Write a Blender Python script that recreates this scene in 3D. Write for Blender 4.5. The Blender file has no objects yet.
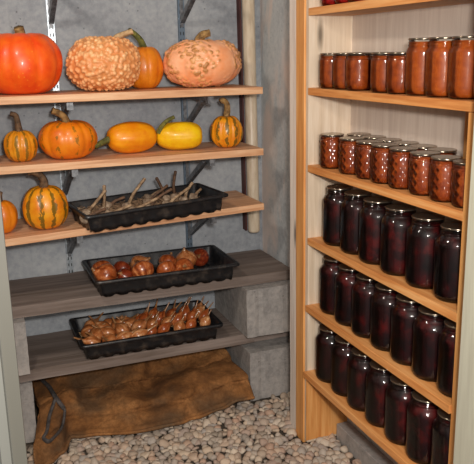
import bpy, bmesh, math, random
from mathutils import Vector, Matrix, noise, Euler
PI = math.pi
rnd = random.Random(7)
S = bpy.context.scene
COL = S.collection

# ------------------------------------------------------------------ camera, world, light
def make_camera():
    yaw, pitch, roll = math.radians(20.89), math.radians(14.128), math.radians(-1.161)
    fwd = Vector((math.sin(yaw)*math.cos(pitch), math.cos(yaw)*math.cos(pitch), -math.sin(pitch)))
    rt = Vector((math.cos(yaw), -math.sin(yaw), 0)); up = rt.cross(fwd)
    r2 = rt*math.cos(roll)+up*math.sin(roll); u2 = up*math.cos(roll)-rt*math.sin(roll)
    cd = bpy.data.cameras.new('camera'); cam = bpy.data.objects.new('camera', cd); COL.objects.link(cam)
    m = Matrix((r2, u2, -fwd)).transposed().to_4x4(); m.translation = (0, 0, 1.31)
    cam.matrix_world = m
    cd.sensor_width = 36; cd.lens = 714.71/474*36; cd.clip_start = 0.02
    S.camera = cam
make_camera()
W = bpy.data.worlds.new('world'); S.world = W; W.use_nodes = True
W.node_tree.nodes['Background'].inputs[0].default_value = (0.95, 0.95, 0.97, 1)
W.node_tree.nodes['Background'].inputs[1].default_value = 0.12
def area(name, loc, target, size, power, color):
    ld = bpy.data.lights.new(name, 'AREA'); ld.shape = 'DISK'; ld.size = size; ld.energy = power; ld.color = color
    o = bpy.data.objects.new(name, ld); COL.objects.link(o); o.location = loc
    o.rotation_euler = (Vector(target)-Vector(loc)).to_track_quat('-Z', 'Y').to_euler()
area('flash', (0.10, 0.0, 1.42), (0.75, 2.3, 0.85), 0.09, 28, (1.0, 0.95, 0.89))
area('rear_fill', (0.10, -0.45, 1.52), (0.6, 2.3, 0.8), 0.7, 24, (1.0, 0.93, 0.85))  # soft fill added behind the camera to even out the flash falloff
area('overhead_fill', (-0.15, 1.55, 1.98), (0.7, 2.2, 0.7), 0.16, 7, (1.0, 0.9, 0.78))  # added overhead fill, no fixture modelled; brightens the right wall
S.view_settings.view_transform = 'Standard'; S.view_settings.look = 'None'
S.view_settings.exposure = 0.0; S.view_settings.gamma = 1; S.view_settings.use_curve_mapping = False

# ------------------------------------------------------------------ helpers
def mesh(name, verts, faces, mat=None, smooth=True, attr=None):
    me = bpy.data.meshes.new(name); me.from_pydata([tuple(v) for v in verts], [], faces)
    if attr:
        for k, vals in attr.items():
            a = me.attributes.new(k, 'FLOAT', 'POINT'); a.data.foreach_set('value', vals)
    me.update()
    if smooth: me.polygons.foreach_set('use_smooth', [True]*len(me.polygons))
    if mat: me.materials.append(mat)
    return me
def obj(name, me, parent=None, loc=(0, 0, 0), rot=(0, 0, 0)):
    o = bpy.data.objects.new(name, me); COL.objects.link(o); o.parent = parent
    o.location = loc; o.rotation_euler = rot
    return o
def tag(o, label, cat, group=None, kind=None):
    if label: o['label'] = label
    if cat: o['category'] = cat
    if group: o['group'] = group
    if kind: o['kind'] = kind
    return o
def thing(name, label, cat, loc=(0, 0, 0), rot=(0, 0, 0), group=None):
    return tag(obj(name, None, None, loc, rot), label, cat, group)
def copy_tree(o, parent=None):
    c = o.copy(); COL.objects.link(c); c.parent = parent
    for ch in list(o.children): copy_tree(ch, c)
    return c
def box_mesh(name, x0, x1, y0, y1, z0, z1, mat, bev=0.0015, seg=2, jitter=0, cuts=0):
    bm = bmesh.new(); bmesh.ops.create_cube(bm, size=1)
    for v in bm.verts:
        v.co = Vector(((x0+x1)/2+v.co.x*(x1-x0), (y0+y1)/2+v.co.y*(y1-y0), (z0+z1)/2+v.co.z*(z1-z0)))
    if cuts: bmesh.ops.subdivide_edges(bm, edges=bm.edges[:], cuts=cuts, use_grid_fill=True)
    if bev and not cuts: bmesh.ops.bevel(bm, geom=bm.edges[:], offset=bev, segments=seg, affect='EDGES', profile=0.6)
    if jitter:
        for v in bm.verts:
            n = noise.noise_vector(v.co*9)+0.5*noise.noise_vector(v.co*31)
            v.co += n*jitter
    me = bpy.data.meshes.new(name); bm.to_mesh(me); bm.free(); me.materials.append(mat)
    return me
def merge(parts):
    V = []; F = []
    for v, f in parts:
        k = len(V); V += list(v); F += [tuple(i+k for i in q) for q in f]
    return V, F
def rings(R, closed=True, cap0=True, cap1=True):
    n = len(R[0]); V = [p for r in R for p in r]; F = []
    for i in range(len(R)-1):
        for j in range(n if closed else n-1):
            a = i*n+j; b = i*n+(j+1) % n
            F.append((a, b, b+n, a+n))
    if cap0: F.append(tuple(reversed(range(n))))
    if cap1: F.append(tuple((len(R)-1)*n+j for j in range(n)))
    return V, F
def lathe(prof, n=32, cap0=True, cap1=True):
    return rings([[Vector((r*math.cos(2*PI*j/n), r*math.sin(2*PI*j/n), z)) for j in range(n)] for r, z in prof], True, cap0, cap1)
def tube(pts, rad, n=10, rib=0, flat=1.0):
    pts = [Vector(p) for p in pts]; R = []
    up = None
    for i, p in enumerate(pts):
        t = (pts[min(i+1, len(pts)-1)]-pts[max(i-1, 0)]).normalized()
        if up is None: up = t.orthogonal().normalized()
        up = (up - t*up.dot(t)).normalized(); s = t.cross(up)
        r = rad[i] if isinstance(rad, (list, tuple)) else rad
        R.append([p+(up*math.cos(2*PI*j/n)+s*math.sin(2*PI*j/n)*flat)*r*(1+(rib if j % 2 else -rib)) for j in range(n)])
    return rings(R)
def catmull(P, k=5):
    P = [Vector(p) for p in P]; out = []
    for i in range(len(P)-1):
        a, b, c, d = P[max(i-1, 0)], P[i], P[i+1], P[min(i+2, len(P)-1)]
        for q in range(k):
            t = q/k
            out.append(0.5*((2*b)+(c-a)*t+(2*a-5*b+4*c-d)*t*t+(3*b-a-3*c+d)*t**3))
    out.append(P[-1]); return out

# ------------------------------------------------------------------ materials
def rgb(*c):
    f = lambda v: (v/255/12.92) if v/255 <= 0.04045 else ((v/255+0.055)/1.055)**2.4
    return tuple(f(v) for v in c)+(1,)
class M:
    def __init__(s, name, rough=0.6, coat=0, spec=0.5, metal=0):
        s.m = bpy.data.materials.new(name); s.m.use_nodes = True; s.t = s.m.node_tree; s.b = s.t.nodes['Principled BSDF']
        s.b.inputs['Roughness'].default_value = rough; s.b.inputs['Coat Weight'].default_value = coat
        s.b.inputs['Coat Roughness'].default_value = 0.12
        s.b.inputs['Specular IOR Level'].default_value = spec; s.b.inputs['Metallic'].default_value = metal
        tc = s.t.nodes.new('ShaderNodeTexCoord'); s.co = tc.outputs['Object']
    def n(s, typ, **k):
        nd = s.t.nodes.new('ShaderNode'+typ)
        for a, b in k.items(): setattr(nd, a, b)
        return nd
    def l(s, a, b): s.t.links.new(a, b)
    def math(s, op, a, b=None, c=None):
        nd = s.n('Math', operation=op)
        for i, v in enumerate((a, b, c)):
            if v is None: continue
            if isinstance(v, (int, float)): nd.inputs[i].default_value = v
            else: s.l(v, nd.inputs[i])
        return nd.outputs[0]
    def mapping(s, scale, rand=True, co=None):
        mp = s.n('Mapping'); mp.inputs['Scale'].default_value = scale; s.l(co or s.co, mp.inputs['Vector'])
        if rand:
            oi = s.n('ObjectInfo'); s.l(s.math('MULTIPLY', oi.outputs['Random'], 37.0), mp.inputs['Location'])
        return mp.outputs[0]
    def noise(s, v, scale, detail=4, rough=0.55, dist=0):
        nd = s.n('TexNoise'); nd.inputs['Scale'].default_value = scale; nd.inputs['Detail'].default_value = detail
        nd.inputs['Roughness'].default_value = rough; nd.inputs['Distortion'].default_value = dist; s.l(v, nd.inputs['Vector'])
        return nd.outputs['Fac']
    def voro(s, v, scale, feature='F1', out='Distance'):
        nd = s.n('TexVoronoi', feature=feature); nd.inputs['Scale'].default_value = scale; s.l(v, nd.inputs['Vector'])
        return nd.outputs[out]
    def ramp(s, f, stops):
        r = s.n('ValToRGB'); e = r.color_ramp.elements
        while len(e) < len(stops): e.new(0.5)
        for x, (p, c) in zip(e, stops): x.position = p; x.color = c
        s.l(f, r.inputs[0]); return r.outputs[0]
    def mix(s, f, a, b, mode='MIX'):
        nd = s.n('Mix', data_type='RGBA', blend_type=mode)
        for i, v in ((0, f), (6, a), (7, b)):
            if isinstance(v, (int, float, tuple)): nd.inputs[i].default_value = v
            else: s.l(v, nd.inputs[i])
        return nd.outputs[2]
    def color(s, c):
        if isinstance(c, tuple): s.b.inputs['Base Color'].default_value = c
        else: s.l(c, s.b.inputs['Base Color'])
        return s
    def bump(s, h, strength=0.3, dist=0.002):
        nd = s.n('Bump'); nd.inputs['Strength'].default_value = strength; nd.inputs['Distance'].default_value = dist
        s.l(h, nd.inputs['Height']); s.l(nd.outputs[0], s.b.inputs['Normal']); return s

def wood(name, c1, c2, c3, axis='x', rough=0.55, bump=0.25, knots=True, fine=1.0):
    m = M(name, rough)
    sc = {'x': (1.2, 22, 22), 'y': (22, 1.2, 22), 'z': (22, 22, 1.2)}[axis]
    v = m.mapping(sc); a = m.noise(v, 2.2*fine, 5, 0.6, 0.6); b = m.noise(v, 9*fine, 3, 0.6)
    f = m.math('ADD', m.math('MULTIPLY', a, 0.75), m.math('MULTIPLY', b, 0.25))
    c = m.ramp(f, [(0.33, c1), (0.5, c2), (0.66, c3)])
    if knots:
        ks = {'x': (2.2, 9, 9), 'y': (9, 2.2, 9), 'z': (9, 9, 2.2)}[axis]
        k = m.voro(m.mapping(ks), 1.0)
        c = m.mix(m.ramp(k, [(0.04, (1, 1, 1, 1)), (0.13, (0, 0, 0, 1))]), c, tuple(x*0.35 for x in c1[:3])+(1,))
    m.color(c).bump(f, bump, 0.001); return m.m
PINE = wood('pine_back_shelf', rgb(178, 122, 84), rgb(212, 160, 118), rgb(232, 190, 150), 'x')
UNITY = wood('pine_unit_shelf', rgb(188, 112, 54), rgb(218, 148, 84), rgb(234, 176, 114), 'y')
UNITZ = wood('pine_unit_upright', rgb(192, 122, 60), rgb(214, 150, 84), rgb(228, 172, 108), 'z')
PALE = wood('pale_side_panel', rgb(196, 174, 148), rgb(212, 192, 168), rgb(224, 208, 188), 'z', bump=0.15)
ROUGHP = wood('rough_pale_board', rgb(196, 180, 168), rgb(218, 204, 192), rgb(234, 224, 212), 'z', 0.85, 0.8)
GREY = wood('weathered_plank', rgb(92, 78, 68), rgb(116, 102, 94), rgb(138, 124, 116), 'x', 0.85, 0.5, fine=0.8)
BACKP = wood('whitewashed_plywood', rgb(190, 172, 158), rgb(202, 186, 172), rgb(212, 198, 184), 'z', 0.7, 0.1, knots=False)

def concrete(name, dark, mid, light, pits=True, patch=False, forms=True):
    m = M(name, 0.9, spec=0.3)
    v = m.mapping((1, 1, 1), False)
    big = m.noise(v, 3.2, 6, 0.62, 0.4); fine = m.noise(v, 48, 5, 0.7)
    f = m.math('ADD', m.math('MULTIPLY', big, 0.55), m.math('MULTIPLY', fine, 0.45))
    c = m.ramp(f, [(0.34, dark), (0.5, mid), (0.64, light)])
    h = f
    if pits:
        pv = m.voro(v, 38); pk = m.ramp(pv, [(0.05, (1, 1, 1, 1)), (0.14, (0, 0, 0, 1))])
        gate = m.ramp(m.noise(v, 9, 2), [(0.48, (0, 0, 0, 1)), (0.56, (1, 1, 1, 1))])
        pm = m.mix(1.0, pk, gate, 'MULTIPLY')
        c = m.mix(m.math('MULTIPLY', pm, 0.65), c, tuple(x*0.3 for x in dark[:3])+(1,))
        h = m.math('SUBTRACT', f, m.math('MULTIPLY', pm, 0.6))
    if forms:                                   # faint vertical shuttering lines
        sx = m.n('SeparateXYZ'); m.l(v, sx.inputs[0])
        w = m.math('ABSOLUTE', m.math('SUBTRACT', m.math('FRACT', m.math('MULTIPLY', sx.outputs[0], 7.4)), 0.5))
        ln = m.math('LESS_THAN', w, 0.022)
        c = m.mix(m.math('MULTIPLY', ln, 0.12), c, dark)
        h = m.math('SUBTRACT', h, m.math('MULTIPLY', ln, 0.12))
    if patch:                                   # pinkish stains
        p = m.ramp(m.noise(m.mapping((2.5, 2.5, 1.0), False), 2.3, 3, 0.5, 0.5), [(0.50, (0, 0, 0, 1)), (0.60, (1, 1, 1, 1))])
        c = m.mix(m.math('MULTIPLY', p, 0.75), c, rgb(232, 212, 200))
    m.color(c).bump(h, 0.5, 0.003); return m.m
CWALL = concrete('concrete_wall', rgb(128, 132, 138), rgb(153, 157, 162), rgb(172, 175, 177))
CSIDE = concrete('concrete_side_wall', rgb(164, 168, 170), rgb(196, 199, 200), rgb(212, 212, 210), patch=True, forms=False)
CBLOCK = concrete('concrete_block', rgb(116, 112, 110), rgb(152, 147, 143), rgb(176, 168, 162), forms=False)
CBASE = concrete('soil_floor', rgb(60, 52, 44), rgb(88, 78, 68), rgb(110, 98, 86), forms=False)
CCEIL = concrete('ceiling_concrete', rgb(120, 118, 114), rgb(150, 148, 142), rgb(170, 168, 160))
CREAM = M('cream_paint', 0.5)
CREAM.color(CREAM.ramp(CREAM.noise(CREAM.mapping((30, 30, 2), False), 3), [(0.3, rgb(176, 172, 154)), (0.7, rgb(190, 187, 168))])); CREAM = CREAM.m
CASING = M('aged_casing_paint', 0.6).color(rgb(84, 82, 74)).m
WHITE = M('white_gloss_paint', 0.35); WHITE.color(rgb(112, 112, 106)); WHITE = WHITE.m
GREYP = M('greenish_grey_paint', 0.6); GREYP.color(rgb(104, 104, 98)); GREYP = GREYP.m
POLE = M('ivory_pipe', 0.4); POLE.color(POLE.ramp(POLE.noise(POLE.mapping((20, 20, 4)), 4), [(0.35, rgb(196, 176, 150)), (0.65, rgb(216, 200, 176))])); POLE = POLE.m
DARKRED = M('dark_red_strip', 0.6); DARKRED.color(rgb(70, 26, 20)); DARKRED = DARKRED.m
GALV = M('galvanised_steel', 0.35, metal=0.75)
GALV.color(GALV.ramp(GALV.noise(GALV.mapping((60, 60, 60)), 1.5, 3), [(0.35, rgb(150, 160, 168)), (0.65, rgb(206, 214, 220))])); GALV = GALV.m
STEELB = M('blue_grey_steel', 0.4, metal=0.5); STEELB.color(rgb(104, 120, 136)); STEELB = STEELB.m
BRK = M('dark_bracket_steel', 0.4, metal=0.4)
BRK.color(BRK.ramp(BRK.noise(BRK.mapping((30, 30, 30)), 2, 3), [(0.35, rgb(84, 86, 90)), (0.65, rgb(132, 134, 138))])); BRK = BRK.m
HOLE = M('slot_shadow', 0.9); HOLE.color(rgb(30, 32, 34)); HOLE = HOLE.m
BLACK = M('black_plastic', 0.38, spec=0.5)
_n = BLACK.noise(BLACK.mapping((1, 1, 1)), 26, 5, 0.65)
BLACK.color(BLACK.ramp(_n, [(0.5, rgb(24, 25, 28)), (0.66, rgb(60, 54, 50)), (0.8, rgb(96, 80, 66))])).bump(_n, 0.15, 0.001); BLACK = BLACK.m

def gourd_mat(name, base, dark, lines=0, stripe=None, sharp=0.75, speck=None, coat=0.15, rough=0.42, phase=0.0, noise_amt=0.9):
    m = M(name, rough, coat)
    v = m.mapping((1, 1, 1))
    c = m.ramp(m.noise(v, 22, 4, 0.6), [(0.3, dark), (0.65, base)])
    if lines:
        sx = m.n('SeparateXYZ'); m.l(m.co, sx.inputs[0])
        ang = m.math('ADD', m.math('ARCTAN2', sx.outputs[1], sx.outputs[0]), phase)
        cs = m.math('COSINE', m.math('MULTIPLY', ang, float(lines)))
        nz = m.noise(m.mapping((1, 1, 0.6)), 55, 3, 0.7)
        val = m.math('ADD', cs, m.math('MULTIPLY', m.math('SUBTRACT', nz, 0.5), noise_amt*4))
        k = m.ramp(m.math('MULTIPLY', m.math('SUBTRACT', val, sharp), 2.2), [(0.0, (0, 0, 0, 1)), (0.45, (1, 1, 1, 1))])
        c = m.mix(m.math('MULTIPLY', k, 0.78), c, stripe)
    if speck:
        k = m.ramp(m.voro(v, 70), [(0.10, (1, 1, 1, 1)), (0.2, (0, 0, 0, 1))])
        g = m.ramp(m.noise(v, 14, 2), [(0.45, (0, 0, 0, 1)), (0.6, (1, 1, 1, 1))])
        c = m.mix(m.math('MULTIPLY', m.mix(1.0, k, g, 'MULTIPLY'), 0.6), c, speck)
    m.color(c).bump(m.noise(v, 40, 3), 0.08, 0.002); return m.m
G_RED = gourd_mat('red_pumpkin_skin', rgb(248, 104, 20), rgb(232, 66, 8), speck=rgb(246, 150, 40))
G_OR = gourd_mat('orange_pumpkin_skin', rgb(226, 134, 22), rgb(206, 104, 10), speck=rgb(240, 170, 60))
G_STR = gourd_mat('striped_pumpkin_skin', rgb(236, 134, 18), rgb(216, 100, 8), 9, rgb(122, 92, 20), 0.9)
G_GOURD = gourd_mat('green_striped_gourd_skin', rgb(236, 158, 26), rgb(218, 116, 10), 10, rgb(66, 74, 24), 0.45, noise_amt=1.2)
G_GOURD2 = gourd_mat('yellow_green_striped_skin', rgb(226, 152, 30), rgb(204, 116, 12), 10, rgb(104, 88, 22), 0.55)
G_OVAL = gourd_mat('amber_squash_skin', rgb(240, 158, 14), rgb(226, 116, 6))
G_YEL = gourd_mat('yellow_squash_skin', rgb(244, 200, 16), rgb(230, 160, 8), speck=rgb(196, 132, 20))
def warty_mat(name, skin, low, wart, tan):
    m = M(name, 0.5, 0.1)
    at = m.n('Attribute', attribute_name='wart'); v = m.mapping((1, 1, 1))
    c = m.ramp(m.noise(v, 9, 4, 0.6), [(0.35, low), (0.62, skin)])
    c = m.mix(m.ramp(at.outputs['Fac'], [(0.12, (0, 0, 0, 1)), (0.5, (1, 1, 1, 1))]), c, m.mix(m.ramp(m.noise(v, 34, 2), [(0.45, (0, 0, 0, 1)), (0.55, (1, 1, 1, 1))]), wart, tan))
    m.color(c).bump(m.noise(v, 90, 3), 0.15, 0.002); return m.m
G_WART = warty_mat('warty_peach_skin', rgb(226, 156, 96), rgb(218, 130, 70), rgb(240, 184, 128), rgb(230, 160, 104))
G_PINK = warty_mat('salmon_warty_skin', rgb(255, 192, 150), rgb(248, 156, 98), rgb(232, 166, 106), rgb(190, 128, 72))
def stem_mat(name, a, b):
    m = M(name, 0.8); m.color(m.ramp(m.noise(m.mapping((1, 1, 1)), 60, 4, 0.65), [(0.35, a), (0.65, b)])).bump(m.noise(m.mapping((1, 1, 1)), 90, 3), 0.4, 0.002); return m.m
ST_TAN = stem_mat('tan_stem', rgb(104, 74, 38), rgb(176, 138, 84))
ST_GRN = stem_mat('green_stem', rgb(66, 70, 30), rgb(124, 120, 52))
ST_BRN = stem_mat('brown_stem', rgb(70, 52, 36), rgb(128, 98, 70))
ST_PALE = stem_mat('pale_dry_stem', rgb(150, 116, 78), rgb(206, 172, 128))

def onion_mat(name, a, b, c):
    m = M(name, 0.3, 0.25)
    v = m.mapping((70, 70, 5)); f = m.noise(v, 1.2, 4, 0.6); g = m.noise(m.mapping((1, 1, 1)), 30, 3)
    m.color(m.mix(m.ramp(g, [(0.35, (0, 0, 0, 1)), (0.7, (1, 1, 1, 1))]), m.ramp(f, [(0.35, a), (0.5, b), (0.68, c)]), b)).bump(f, 0.15, 0.001); return m.m
ON_RED = onion_mat('copper_onion_skin', rgb(92, 34, 14), rgb(156, 76, 34), rgb(222, 148, 92))
ON_DK = onion_mat('dark_copper_onion_skin', rgb(70, 22, 12), rgb(118, 42, 20), rgb(170, 86, 46))
ON_GOLD = onion_mat('golden_onion_skin', rgb(104, 54, 22), rgb(168, 100, 54), rgb(230, 182, 132))
ON_NECK = onion_mat('papery_neck', rgb(90, 54, 30), rgb(142, 98, 60), rgb(186, 142, 98))
GARL = stem_mat('dusty_garlic_skin', rgb(110, 88, 70), rgb(168, 148, 126))
STALK = stem_mat('dry_stalk', rgb(104, 78, 56), rgb(178, 150, 118))
STALKD = stem_mat('dark_dry_stalk', rgb(66, 46, 34), rgb(112, 82, 60))
LITTER = stem_mat('dry_husk_litter', rgb(72, 54, 42), rgb(168, 136, 104))

# jars
def glass_mat(name, quilt=0):
    m = bpy.data.materials.new(name); m.use_nodes = True; t = m.node_tree; t.nodes.clear()
    out = t.nodes.new('ShaderNodeOutputMaterial'); mx = t.nodes.new('ShaderNodeMixShader')
    tr = t.nodes.new('ShaderNodeBsdfTransparent'); tr.inputs[0].default_value = (0.93, 0.95, 0.94, 1)
    gl = t.nodes.new('ShaderNodeBsdfGlossy'); gl.inputs['Roughness'].default_value = 0.09
    fr = t.nodes.new('ShaderNodeFresnel'); fr.inputs[0].default_value = 1.5
    bp = t.nodes.new('ShaderNodeBump'); bp.inputs['Distance'].default_value = 0.002
    tc = t.nodes.new('ShaderNodeTexCoord')
    if quilt:
        sx = t.nodes.new('ShaderNodeSeparateXYZ'); t.links.new(tc.outputs['Object'], sx.inputs[0])
        def mt(op, a, b=None):
            n = t.nodes.new('ShaderNodeMath'); n.operation = op
            for i, v in enumerate((a, b)):
                if v is None: continue
                if isinstance(v, (int, float)): n.inputs[i].default_value = v
                else: t.links.new(v, n.inputs[i])
            return n.outputs[0]
        an = mt('MULTIPLY', mt('ARCTAN2', sx.outputs[1], sx.outputs[0]), 6.0); zz = mt('MULTIPLY', sx.outputs[2], 150.0)
        h = mt('MULTIPLY', mt('ABSOLUTE', mt('SINE', mt('ADD', an, zz))), mt('ABSOLUTE', mt('SINE', mt('SUBTRACT', an, zz))))
        t.links.new(h, bp.inputs['Height']); bp.inputs['Strength'].default_value = 0.6
    else:
        nz = t.nodes.new('ShaderNodeTexNoise'); nz.inputs['Scale'].default_value = 18; t.links.new(tc.outputs['Object'], nz.inputs['Vector'])
        t.links.new(nz.outputs['Fac'], bp.inputs['Height']); bp.inputs['Strength'].default_value = 0.35
    for n in (gl, fr): t.links.new(bp.outputs[0], n.inputs['Normal'])
    sc = t.nodes.new('ShaderNodeMath'); sc.operation = 'MULTIPLY_ADD'; sc.inputs[1].default_value = 0.95; sc.inputs[2].default_value = 0.0
    t.links.new(fr.outputs[0], sc.inputs[0]); t.links.new(sc.outputs[0], mx.inputs[0]); t.links.new(tr.outputs[0], mx.inputs[1]); t.links.new(gl.outputs[0], mx.inputs[2])
    t.links.new(mx.outputs[0], out.inputs[0]); return m
GLASS = glass_mat('jar_glass'); QUILT = glass_mat('quilted_jar_glass', 1)
def fill_mat(name, a, b, c, sc=60):
    m = M(name, 0.5, 0.0, spec=0.25); f = m.noise(m.mapping((1, 1, 1)), sc, 4, 0.6); m.color(m.ramp(f, [(0.35, a), (0.52, b), (0.68, c)])); return m.m
F_OR = fill_mat('orange_preserve', rgb(118, 42, 8), rgb(142, 58, 14), rgb(164, 76, 22))
F_RO = fill_mat('red_orange_preserve', rgb(126, 48, 8), rgb(148, 62, 12), rgb(166, 76, 18))
F_SAU = fill_mat('tomato_sauce', rgb(146, 62, 12), rgb(160, 72, 16), rgb(172, 84, 24), 90)
F_RED = fill_mat('ruby_jelly', rgb(130, 8, 10), rgb(160, 14, 14), rgb(186, 30, 22))
F_BEET = fill_mat('dark_beet', rgb(16, 2, 3), rgb(40, 4, 6), rgb(84, 12, 12), 22)
LID = M('lid_metal', 0.22, metal=0.9); LID.color(rgb(150, 138, 122)); LID = LID.m

def burlap():
    m = M('burlap', 0.95, spec=0.15)
    v = m.mapping((1, 1, 1), False)
    uv = m.n('TexCoord').outputs['UV']
    w = []
    for d in ('X', 'Y'):
        wn = m.n('TexWave', bands_direction=d); wn.inputs['Scale'].default_value = 55; wn.inputs['Distortion'].default_value = 0.8
        wn.inputs['Detail'].default_value = 2; m.l(uv, wn.inputs['Vector']); w.append(wn.outputs['Fac'])
    wv = m.math('MULTIPLY', m.math('ADD', w[0], w[1]), 0.5)
    big = m.noise(v, 6, 5, 0.6)
    c = m.ramp(big, [(0.32, rgb(92, 62, 40)), (0.5, rgb(150, 102, 60)), (0.66, rgb(186, 132, 82))])
    c = m.mix(m.ramp(m.noise(m.mapping((1.5, 1, 4), False), 3.1, 3), [(0.46, (0, 0, 0, 1)), (0.62, (0.8, 0.8, 0.8, 1))]), c, rgb(96, 80, 62))
    c = m.mix(m.ramp(m.noise(v, 70, 4, 0.75), [(0.4, (0.45, 0.45, 0.45, 1)), (0.6, (0, 0, 0, 1))]), c, rgb(78, 52, 32))
    c = m.mix(m.math('MULTIPLY', wv, 0.45), c, rgb(96, 58, 28))
    m.color(c).bump(m.math('ADD', wv, m.math('MULTIPLY', m.noise(v, 60, 3), 0.8)), 0.5, 0.002); return m.m
BURLAP = burlap()
STRAP = stem_mat('dark_webbing', rgb(50, 46, 46), rgb(86, 80, 78))
def stone_mat():
    m = M('pebble_stone', 0.8, spec=0.3)
    oi = m.n('ObjectInfo'); at = m.n('Attribute', attribute_name='tone')
    r = m.math('FRACT', m.math('ADD', oi.outputs['Random'], at.outputs['Fac']))
    c = m.ramp(r, [(0.0, rgb(116, 104, 96)), (0.16, rgb(188, 158, 136)), (0.32, rgb(150, 142, 138)), (0.48, rgb(206, 182, 158)), (0.62, rgb(170, 124, 102)), (0.78, rgb(142, 138, 140)), (0.9, rgb(214, 196, 176)), (1.0, rgb(120, 112, 110))])
    c = m.mix(m.ramp(m.noise(m.mapping((1, 1, 1)), 70, 4, 0.6), [(0.35, (0.0, 0, 0, 1)), (0.8, (0.6, 0.6, 0.6, 1))]), c, rgb(92, 80, 72))
    m.color(m.mix(0.3, c, rgb(206, 190, 168))).bump(m.noise(m.mapping((1, 1, 1)), 120, 3), 0.2, 0.001); return m.m
STONE = stone_mat()

# ------------------------------------------------------------------ structure
XW, YB = 1.165, 2.745
def struct(name, *a, **k): return tag(obj(name, box_mesh(name, *a, **k)), None, None, None, 'structure')
struct('floor', -0.75, XW, 0.95, YB, -0.12, -0.030, CBASE, bev=0)
struct('wall_back', -0.75, XW+0.1, YB, YB+0.12, -0.12, 2.15, CWALL, bev=0)
struct('wall_right', XW, XW+0.12, 1.0, YB, -0.12, 2.15, CSIDE, bev=0)
struct('wall_left', -0.75, -0.65, 1.0, YB, -0.12, 2.15, CSIDE, bev=0)
struct('ceiling', -0.75, XW+0.1, 1.0, YB, 2.15, 2.27, CCEIL, bev=0)
struct('wall_front', -0.75, -0.075, 1.0, 1.13, -0.12, 2.15, CSIDE, bev=0)
struct('trim_1', 0.940, 1.06, 0.98, 1.15, -0.12, 2.0, CREAM, bev=0.002)     # right door jamb
# left door casing: stepped moulding made of strips, one mesh
def casing():
    parts = []
    prof = [(-0.075, 1.13), (-0.075, 0.985), (-0.035, 0.985), (-0.030, 0.978), (0.002, 0.978), (0.005, 0.992), (0.0185, 0.992), (0.0205, 1.002), (0.0215, 1.004), (0.0405, 1.004), (0.0415, 1.010), (0.0415, 1.13)]
    R = [[Vector((x, y, z)) for x, y in prof] for z in (-0.12, 2.0)]
    return rings(R)
V, F = casing()
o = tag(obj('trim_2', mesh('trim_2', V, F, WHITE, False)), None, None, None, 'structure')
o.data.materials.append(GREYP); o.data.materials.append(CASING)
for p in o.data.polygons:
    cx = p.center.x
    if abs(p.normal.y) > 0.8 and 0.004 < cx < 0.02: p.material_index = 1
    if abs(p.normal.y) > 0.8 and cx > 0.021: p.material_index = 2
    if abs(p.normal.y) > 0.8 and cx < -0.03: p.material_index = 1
struct('trim_3', -0.075, 1.06, 0.98, 1.15, 2.0, 2.15, CREAM, bev=0.002)

# ------------------------------------------------------------------ right shelving unit
XF, YN, YE = 1.005, 1.247, 2.0
unit = thing('shelving_unit', 'tall narrow pine shelving unit full of canning jars against the right wall', 'shelving', (1.085, 1.6, 0))
def upart(name, x0, x1, y0, y1, z0, z1, mat, **k):
    return obj(name, box_mesh(name, x0-1.085, x1-1.085, y0-1.6, y1-1.6, z0, z1, mat, **k), unit)
SH = [1.433, 1.200, 0.962, 0.725, 0.497, 0.261]
for i, z in enumerate(SH):
    upart('shelf', XF-(0, 0, 0, 0, 0.006, 0.012)[i], XW-0.010, (1.185 if i < 2 else YN), YE, z-0.022, z, UNITY, bev=0.002)
upart('back_panel', XW-0.009, XW-0.001, YN, YE, 0.20, 1.85, BACKP, bev=0)
tag(upart('side_panel', XF+0.003, XW-0.001, YE, YE+0.020, -0.01, 1.85, PALE, bev=0.001), 'pale smooth side panel at the far end', None)
upart('side_panel', XF, XW-0.010, YN-0.024, YN, -0.02, 1.177, UNITZ, bev=0.001)
upart('base_board', XF-0.002, XW-0.001, YE-0.003, YE-0.0005, 0.0, 0.238, UNITZ, bev=0)
upart('upright', XF-0.003, XF+0.035, YE+0.0205, YE+0.078, -0.02, 1.85, UNITZ, bev=0.002)
tag(upart('upright', XF-0.002, XF+0.05, YE+0.079, YE+0.125, -0.02, 1.85, ROUGHP, jitter=0.0014, cuts=14), 'rough pale backing strip with nail holes', None)
upart('batten', XW-0.030, XW-0.010, 1.25, 1.42, 0.27, 1.176, UNITZ, bev=0.001)
tag(obj('kerb', box_mesh('kerb', -0.025, 0.02, -0.38, 0.37, 0, 0.065, CBLOCK, bev=0.003), None, (1.142, 1.62, -0.02)), 'grey concrete kerb on the gravel under the jar shelving', 'kerb')

# ------------------------------------------------------------------ back shelves
def board(name, label, x0, x1, y0, y1, ztop, th, mat, rot=(0, 0, 0), bev=0.002, cat='shelf', group=None, jit=0, cuts=0):
    cx, cy = (x0+x1)/2, (y0+y1)/2
    o = obj(name, box_mesh(name, x0-cx, x1-cx, y0-cy, y1-cy, -th, 0, mat, bev=bev, jitter=jit, cuts=cuts), None, (cx, cy, ztop), rot)
    return tag(o, label, cat, group)
board('wooden_shelf', 'long pine shelf board carrying the red pumpkin and the warty pumpkins, topmost', -0.30, 1.031, 2.41, 2.705, 1.187, 0.025, PINE)
board('wooden_shelf', 'long pine shelf board carrying the yellow squash and round striped gourds', -0.30, 1.031, 2.41, 2.705, 0.965, 0.025, PINE)
SL = math.radians(-2.15)
board('wooden_shelf', 'long pine shelf board under the tray of garlic, sloping down to the left', -0.30, 1.031, 2.41, 2.705, 0.7345, 0.025, PINE, (0, SL, 0))
board('plank', 'weathered grey plank under the tray of large onions, upper of two', -0.30, 1.148, 2.41, 2.735, 0.486, 0.040, GREY, jit=0.0018, cuts=16, cat='plank')
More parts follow.
